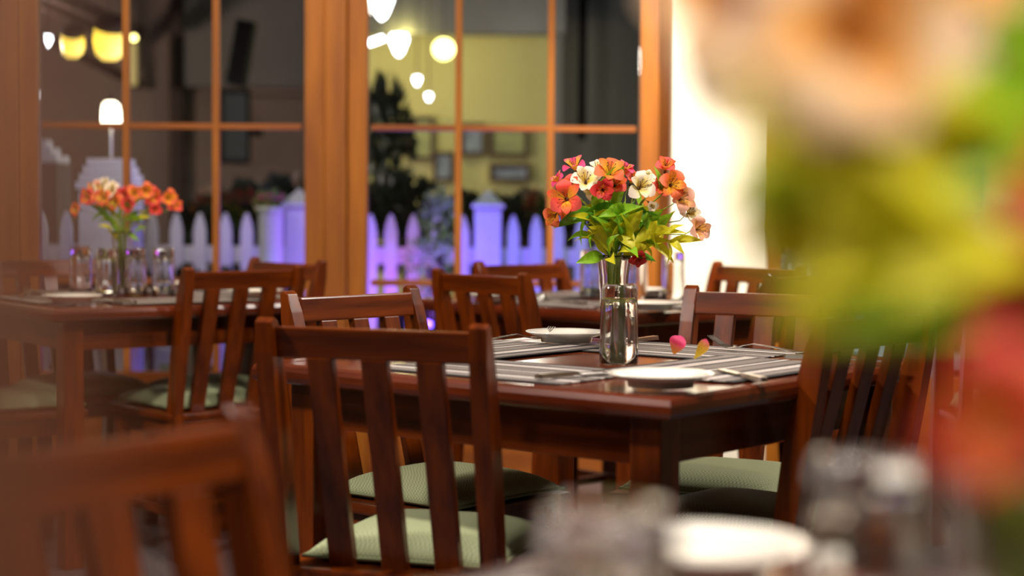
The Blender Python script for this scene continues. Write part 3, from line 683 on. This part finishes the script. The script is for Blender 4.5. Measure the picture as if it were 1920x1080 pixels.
xg = [at(x, 450, FZ).x for x in (75, 122, 285, 331, 375, 423, 463, 510, 695, 733, 775, 818, 868, 962, 1005, 1046, 1090, 1132, 1175, 1218, 1262, 1306, 1350, 1394, 1440, 1486, 1528, 1570, 1612, 1654, 1696, 1738, 1780, 1822, 1864, 1906, 1950, 28, -20)]
for x in xg:
    p = obj('picket', pk, None, fence, (x, 0, 0)); p.scale.x = 1.0
xl, xr = at(-80, 450, FZ).x, at(2000, 450, FZ).x
for z in (0.80, 0.28):
    obj('rail', box(B(), ((xl + xr) / 2, 0.035, z), (xr - xl, 0.04, 0.085), 0.003), fence_m, fence)
for px in (562, 915):
    x = at(px, 450, FZ).x; pp = obj('post', box(B(), (x, -0.02, 0.52), (0.135, 0.12, 1.04), 0.004), fence_m, fence)
    bm = B(); lathe(bm, [(0, 1.045), (0.115, 1.045), (0.115, 1.065), (0.09, 1.075), (0, 1.14)], 4)
    bmesh.ops.rotate(bm, cent=(0, 0, 0), matrix=Matrix.Rotation(PI / 4, 3, 'Z'), verts=bm.verts[:])
    bmesh.ops.translate(bm, vec=(x, -0.02, 0), verts=bm.verts[:]); obj('post_cap', bm, fence_m, pp)

def gate_pillar(px, halfs, body, ytop, Z, label, bm_):
    x = at(px, 300, Z).x; k_ = Z / FPX; zt = at(px, ytop, Z).z; n = len(halfs); step = 14.5 * k_
    r = empty('gate_pillar', (x, Z, 0)); tag(r, label, 'pillar', 'stepped-cap pillars by the fence')
    obj('shaft', box(B(), (0, 0, (zt - n * step) / 2), (body * k_, body * k_, zt - n * step), 0.004), bm_, r)
    for k, h_ in enumerate(halfs):
        obj('cap_tier', box(B(), (0, 0, zt - (k + 0.5) * step), (2 * h_ * k_, 2 * h_ * k_, step - 0.004), 0.006), fence_m, r)
    return r
gate_pillar(207, (38, 44, 50, 56), 100, 298, 8.7, 'white pillar with stepped cap under the glowing lantern', fence_m)
gate_pillar(62, (28, 40, 53), 110, 262, 9.6, 'brown pillar with cream stepped cap at the frame edge outside', brown_m)

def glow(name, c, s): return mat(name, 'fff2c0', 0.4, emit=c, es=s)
gl_white = glow('glowing_white_shade', 'fff0d0', 9); gl_yel = glow('reflected_yellow_glow', 'f2c83a', 2.6); gl_bulb = glow('glowing_bulb', 'eef2ff', 14); gl_globe = glow('glowing_globe', 'fff08a', 8)
# lantern above the pillar
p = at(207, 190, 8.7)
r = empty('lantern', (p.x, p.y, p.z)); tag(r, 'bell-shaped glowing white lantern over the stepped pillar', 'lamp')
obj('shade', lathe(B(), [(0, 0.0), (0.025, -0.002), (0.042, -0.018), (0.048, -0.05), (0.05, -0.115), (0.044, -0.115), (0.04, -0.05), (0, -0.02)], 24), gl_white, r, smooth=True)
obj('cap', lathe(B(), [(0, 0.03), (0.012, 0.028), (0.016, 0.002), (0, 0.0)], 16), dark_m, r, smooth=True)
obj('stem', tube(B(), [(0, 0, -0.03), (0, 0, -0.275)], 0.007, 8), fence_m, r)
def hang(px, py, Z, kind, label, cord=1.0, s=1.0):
    p = at(px, py, Z); r = empty('lamp_or_reflection', p); tag(r, label, 'lamp', 'lamps hanging outside')
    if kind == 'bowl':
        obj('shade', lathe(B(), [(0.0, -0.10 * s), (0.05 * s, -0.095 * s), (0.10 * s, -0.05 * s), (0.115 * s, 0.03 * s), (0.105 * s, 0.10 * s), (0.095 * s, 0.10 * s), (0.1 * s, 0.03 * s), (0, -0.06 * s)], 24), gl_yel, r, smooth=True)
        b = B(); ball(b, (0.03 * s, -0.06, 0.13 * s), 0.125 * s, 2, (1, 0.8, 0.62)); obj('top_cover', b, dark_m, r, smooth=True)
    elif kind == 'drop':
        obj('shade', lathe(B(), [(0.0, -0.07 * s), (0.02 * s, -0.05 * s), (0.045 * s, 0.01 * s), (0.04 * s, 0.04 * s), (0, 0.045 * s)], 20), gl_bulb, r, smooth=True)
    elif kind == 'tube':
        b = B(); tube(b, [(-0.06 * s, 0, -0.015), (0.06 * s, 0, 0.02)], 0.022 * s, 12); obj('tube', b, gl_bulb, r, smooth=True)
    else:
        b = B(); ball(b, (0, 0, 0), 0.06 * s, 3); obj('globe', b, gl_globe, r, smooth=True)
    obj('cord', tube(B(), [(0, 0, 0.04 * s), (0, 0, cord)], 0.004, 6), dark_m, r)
hang(134, 88, 11, 'bowl', 'reflection of a yellow bowl lamp with dark cover, nearest the frame edge', 1.0, 0.66); hang(205, 85, 11, 'bowl', 'reflection of a larger yellow bowl lamp with dark cover, above the lantern', 1.0, 0.92)  # bowls built outside in place of indoor lamps reflected in the glass
hang(88, 75, 11, 'drop', 'small white drop lamp beside the reflected yellow bowls', 1.0, 0.6); hang(251, 71, 12, 'globe', 'tiny yellow lamp beside the first glazing bar', 0.8, 0.35)
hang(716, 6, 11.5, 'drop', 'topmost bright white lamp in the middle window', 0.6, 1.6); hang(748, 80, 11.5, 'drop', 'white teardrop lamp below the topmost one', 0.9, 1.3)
hang(705, 77, 11.5, 'tube', 'reflection of a short bright tube lamp beside the middle window frame', 0.9, 0.8); hang(832, 92, 11.5, 'globe', 'big round yellow-white globe lamp', 0.9, 1.15)  # tube built outside in place of a reflection in the glass
hang(782, 150, 11.8, 'drop', 'reflection of a small white lamp below the round globe, upper of two', 1.1, 0.55); hang(804, 181, 11.8, 'drop', 'small white lamp below the round globe, lower of two', 1.2, 0.45)  # upper small lamp likewise stands in for a glass reflection

# ochre and grey walls set beyond the fence, behind the middle window
bw = empty('backdrop', (0, 13, 0)); tag(bw, 'ochre wall with framed pictures set up beyond the fence', 'building')
def slab(name, x0, x1, y0, y1, Z, dep, mt, par):
    a = at(x0, y0, Z); b = at(x1, y1, Z)
    return obj(name, box(B(), ((a.x + b.x) / 2 - par.location.x, Z + dep / 2 - par.location.y, (a.z + b.z) / 2 - par.location.z), (b.x - a.x, dep, a.z - b.z), 0.003), mt, par)
slab('ochre_wall', 640, 1037, 40, 560, 13.0, 0.1, yell_m, bw)
slab('roof_fascia', 620, 1060, -60, 62, 12.2, 0.25, grey_m, bw)
slab('grey_wall', 1044, 1500, -80, 640, 12.9, 0.15, grey_m, bw)
slab('corner_post', 1034, 1050, 40, 600, 12.4, 0.1, grey_m, bw)
slab('drain_pipe', 1086, 1099, -60, 262, 12.5, 0.05, black_m, bw)
pic_m = mat('faded_picture', '9a9a62', 0.6, noise=('6d6f46', 8, (1, 1, 1))); pic2_m = mat('bluish_picture', '4a5468', 0.6, noise=('8a9098', 14, (1, 1, 1))); frm_m = mat('brown_picture_frame', '3c2412', 0.6)
for x0, x1, y0, y1, mm, lb in ((762, 814, 218, 300, pic_m, 'upper brown framed picture on the ochre wall, by the palm'), (812, 851, 284, 341, pic2_m, 'small dark framed picture below the upper one'), (862, 910, 230, 292, pic2_m, 'framed picture just right of the glazing bar'),
                               (918, 990, 236, 294, pic_m, 'wide framed picture in the middle of the ochre wall'), (918, 994, 306, 341, pic2_m, 'low wide bluish picture on the ochre wall')):
    a = at(x0, y0, 12.9); b = at(x1, y1, 12.9); cx, cz = (a.x + b.x) / 2, (a.z + b.z) / 2; W_, H_ = b.x - a.x, a.z - b.z
    r = empty('framed_picture', (cx, 12.94, cz)); tag(r, lb, 'picture', 'pictures on the ochre wall')
    bm = B(); t_ = 0.028
    for s in (-1, 1): box(bm, (s * (W_ - t_) / 2, 0, 0), (t_, 0.04, H_), 0.003); box(bm, (0, 0, s * (H_ - t_) / 2), (W_ - 2 * t_, 0.04, t_), 0.003)
    obj('frame', bm, frm_m, r); obj('picture', box(B(), (0, 0.01, 0), (W_ - 2 * t_, 0.02, H_ - 2 * t_)), mm, r)
bl = empty('porch', (-3, 14, 0)); tag(bl, 'dim brown-grey porch wall beyond the fence with ceiling beams', 'building')
slab('porch_wall', -200, 640, -140, 640, 14.5, 0.1, brown_m, bl)
slab('door_jamb', 318, 343, -60, 560, 14.3, 0.1, dark_m, bl); slab('wall_panel', 345, 640, -60, 165, 14.3, 0.08, grey_m, bl); slab('wall_trim', 398, 640, 166, 178, 14.2, 0.1, brown_m, bl)
slab('pale_board', 238, 256, 80, 160, 13.6, 0.05, yell_m, bl)
def pbeam(x0, y0, Z0, x1, y1, Z1, wd):
    a = at(x0, y0, Z0) - bl.location; b = at(x1, y1, Z1) - bl.location; obj('ceiling_beam', beam(B(), a, b, 0.08, wd), dark_m, bl)
pbeam(40, -34, 10.9, 262, 62, 13.6, 0.09); pbeam(30, -10, 11.3, 240, 82, 14.1, 0.05); pbeam(60, 60, 12.6, 262, 160, 14.3, 0.05)

# loudspeaker and screen on the porch wall
p = at(453, 100, 11.5); r = empty('loudspeaker', p); tag(r, 'tilted black loudspeaker on a bracket outside the first window', 'speaker')
q = Matrix.Rotation(0.17, 4, 'Y')
obj('cabinet', box(B(), (0, 0, 0), (0.12, 0.16, 0.42), 0.015, q), black_m, r); obj('grille', box(B(), (0.0, -0.084, 0), (0.10, 0.008, 0.38), 0.003, q), black_m, r)
obj('bracket', tube(B(), [(-0.03, 0.05, -0.08), (-0.12, 0.2, -0.12), (-0.12, 0.4, -0.1)], 0.018, 8), black_m, r)
p = at(441, 238, 12.5); r = empty('wall_screen', p); tag(r, 'dark box-like screen hanging under the loudspeaker', 'screen')
obj('casing', box(B(), (0, 0, 0), (0.20, 0.12, 0.52), 0.01), black_m, r); obj('screen', box(B(), (0.01, -0.063, 0.0), (0.16, 0.006, 0.46), 0.002), mat('dark_screen_glass', '1c2222', 0.2), r)
obj('bracket', beam(B(), (0, 0.06, 0), (0, 1.2, 0), 0.05, 0.05), black_m, r)

# planting
def clump_mesh(mt, n, seed, ln=0.16):
    random.seed(seed); bm = B()
    for i in range(n):
        a = random.uniform(0, 2 * PI); z = random.uniform(-1, 1); rr = random.random() ** 0.4
        s = math.sqrt(1 - z * z); c = Vector((s * math.cos(a), s * math.sin(a), z)) * rr
        d = (c + Vector((random.uniform(-.5, .5), random.uniform(-.5, .5), random.uniform(-.3, .5)))).normalized(); sd = d.cross(Vector((random.uniform(-1, 1), random.uniform(-1, 1), 1))).normalized() * ln * 0.3
        v = [bm.verts.new(c), bm.verts.new(c + d * ln * .5 + sd), bm.verts.new(c + d * ln), bm.verts.new(c + d * ln * .5 - sd)]
        bm.faces.new(v)
    me = bpy.data.meshes.new('foliage'); bm.to_mesh(me); bm.free(); me.materials.append(mt); return me
CL = [clump_mesh(fol_m, 800, 1, 0.34), clump_mesh(fol2_m, 420, 2, 0.26)]
def shrub(px, py, Z, rx, rz, kind, label, name='shrub', rootz=0.0):
    p = at(px, py, Z); r = empty(name, (p.x, Z, 0)); tag(r, label, 'plant', 'plants outside the windows')
    f = obj('foliage', CL[kind], None, r, (0, 0, p.z)); f.scale = (rx, rx * 0.8, rz)
    obj('stem', tube(B(), [(0, 0, 0), (0.02, 0, p.z * 0.5), (0, 0, p.z)], 0.02, 6), dark_m, r); return r
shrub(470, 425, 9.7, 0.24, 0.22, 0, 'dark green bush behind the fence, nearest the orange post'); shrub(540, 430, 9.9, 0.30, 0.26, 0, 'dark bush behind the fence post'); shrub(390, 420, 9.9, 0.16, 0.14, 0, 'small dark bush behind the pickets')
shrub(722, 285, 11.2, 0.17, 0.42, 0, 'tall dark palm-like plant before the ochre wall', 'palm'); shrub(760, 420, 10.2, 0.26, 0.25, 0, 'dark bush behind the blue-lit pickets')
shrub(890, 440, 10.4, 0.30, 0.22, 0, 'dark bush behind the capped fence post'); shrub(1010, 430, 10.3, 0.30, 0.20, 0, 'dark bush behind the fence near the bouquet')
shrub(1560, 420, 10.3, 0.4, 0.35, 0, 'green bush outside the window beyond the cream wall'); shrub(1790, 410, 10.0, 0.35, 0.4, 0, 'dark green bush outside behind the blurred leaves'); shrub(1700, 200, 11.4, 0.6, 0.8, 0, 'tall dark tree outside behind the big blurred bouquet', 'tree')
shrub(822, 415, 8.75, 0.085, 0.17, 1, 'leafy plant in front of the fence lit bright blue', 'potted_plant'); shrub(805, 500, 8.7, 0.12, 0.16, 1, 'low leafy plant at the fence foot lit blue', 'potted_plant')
for x_ in (110, 190, 275, 350, 430, 505):  # plants added to darken the lower fence, where less light falls
    shrub(x_, 560, 8.45, 0.13, 0.13, 0, 'low dark plant added to darken the fence foot, %s' % {110: 'nearest the frame edge', 190: 'below the white pillar', 275: 'right of the white pillar', 350: 'left of the second glazing bar', 430: 'right of the second glazing bar', 505: 'below the planter post'}[x_], 'shade_plant')
# flower-topped planter post by the fence
p = at(508, 388, 8.75); r = empty('planter_post', (p.x, 8.75, 0)); tag(r, 'pale round-topped planter post with flowers before the fence', 'planter', 'plants outside the windows')
obj('post', lathe(B(), [(0, 0), (0.065, 0), (0.058, 0.5), (0.062, p.z - 0.02), (0.08, p.z), (0, p.z)], 20), mat('pale_green_white_paint', 'cfd6c4', 0.7), r, smooth=True)
f = obj('foliage', CL[1], None, r, (0, 0, p.z + 0.02)); f.scale = (0.082, 0.082, 0.065)
bm = B()
for i in range(14):
    a = i * 2.4; ball(bm, (0.055 * math.cos(a), 0.055 * math.sin(a), p.z + 0.05 + 0.01 * math.sin(i)), 0.009, 1)
fb = obj('flower_heads', bm, mat('magenta_flower', 'c43c7a', 0.6), r); fb['kind'] = 'stuff'
# grey rounded garden chair outside the third window
p = at(1532, 470, 7.9); r = empty('garden_chair', (p.x, 7.9, 0)); tag(r, 'grey-blue rounded garden chair outside beyond the cream wall', 'chair', 'garden furniture')
gm = mat('grey_blue_plastic', '6a7a84', 0.5)
bm = B(); ztop = at(1532, 456, 7.9).z; hw = 0.14
arc = [(-hw, 0.42), (-hw, ztop - 0.1)] + [(-hw * math.cos(t * PI / 8), ztop - 0.1 + 0.1 * math.sin(t * PI / 8)) for t in range(1, 8)] + [(hw, ztop - 0.1), (hw, 0.42)]
tube(bm, [(x, 0, z) for x, z in arc], 0.016, 8); obj('back_frame', bm, gm, r, smooth=True)
for k in range(5): obj('back_slat', box(B(), (-0.09 + 0.045 * k, 0, (0.42 + ztop - 0.05) / 2), (0.024, 0.012, ztop - 0.50), 0.003), gm, r)
obj('top_band', box(B(), (0, 0, ztop - 0.05), (0.27, 0.014, 0.06), 0.004), gm, r); obj('seat', box(B(), (0, -0.17, 0.42), (0.34, 0.36, 0.03), 0.01), gm, r)
for sx in (-1, 1):
    for sy in (0, -1): obj('leg', tube(B(), [(sx * 0.14, sy * 0.32, 0.42), (sx * 0.16, sy * 0.34, 0.0)], 0.013, 8), gm, r)

# coloured garden floodlights at the fence foot, and lights without fittings for the outside
def flood(px, py, Z, col, e, label, tgt):
    p = at(px, py, Z); z = max(0.06, p.z); r = empty('garden_floodlight', (p.x, Z, 0)); tag(r, label, 'lamp', 'coloured garden floodlights')
    obj('housing', box(B(), (0, 0, z - 0.02), (0.10, 0.05, 0.05), 0.006), black_m, r); b = B(); ball(b, (0, -0.02, z + 0.02), 0.02, 2)
    hexc = '%02x%02x%02x' % tuple(int(255 * v ** 0.4545) for v in col)
    obj('lens', b, mat('coloured_lens', '8080ff', 0.4, emit=hexc, es=10), r, smooth=True); obj('spike', tube(B(), [(0, 0, 0), (0, 0, z - 0.03)], 0.008, 6), black_m, r)
    lamp('floodlight_beam', 'POINT', (p.x, Z - 0.05, z + 0.12), e, col, 0.05)
flood(803, 617, 8.4, (0.12, 0.05, 1.0), 42, 'violet garden floodlight glowing between the chairs', None)
flood(735, 600, 8.7, (1.0, 0.10, 0.8), 4, 'magenta garden floodlight low by the fence', None)
flood(905, 600, 8.5, (0.2, 0.14, 1.0), 14, 'blue garden floodlight below the capped post', None)
flood(545, 600, 8.5, (0.2, 0.25, 1.0), 9, 'blue garden floodlight behind the orange post', None)
lamp('garden_lamp_left', 'AREA', (-1.9, 7.7, 2.3), 14, (0.88, 0.76, 0.95), 0.4, (-2.1, 9.0, 0.9))
lamp('garden_lamp_middle', 'AREA', (0.3, 7.6, 2.3), 4, (0.5, 0.9, 0.9), 0.4, (0.4, 9.0, 0.9))
lamp('garden_lamp_right', 'AREA', (2.0, 7.7, 2.3), 14, (0.4, 1.0, 0.85), 0.4, (1.9, 9.2, 0.8))
lamp('ochre_wall_fill', 'POINT', (-0.75, 12.2, 2.2), 24, (1.0, 0.92, 0.30), 0.1)  # this and the cool one: unseen lights added to brighten the ochre wall
lamp('ochre_wall_fill_cool', 'POINT', (0.1, 11.6, 2.0), 19, (1.0, 0.97, 0.85), 0.1)
lamp('porch_fill', 'POINT', (-3.6, 11.5, 1.9), 190, (1.0, 0.78, 0.66), 0.1)  # both porch lights are unseen fills added to brighten the wall
lamp('porch_fill_middle', 'POINT', (-1.5, 11.0, 1.2), 60, (1.0, 0.88, 0.85), 0.1)
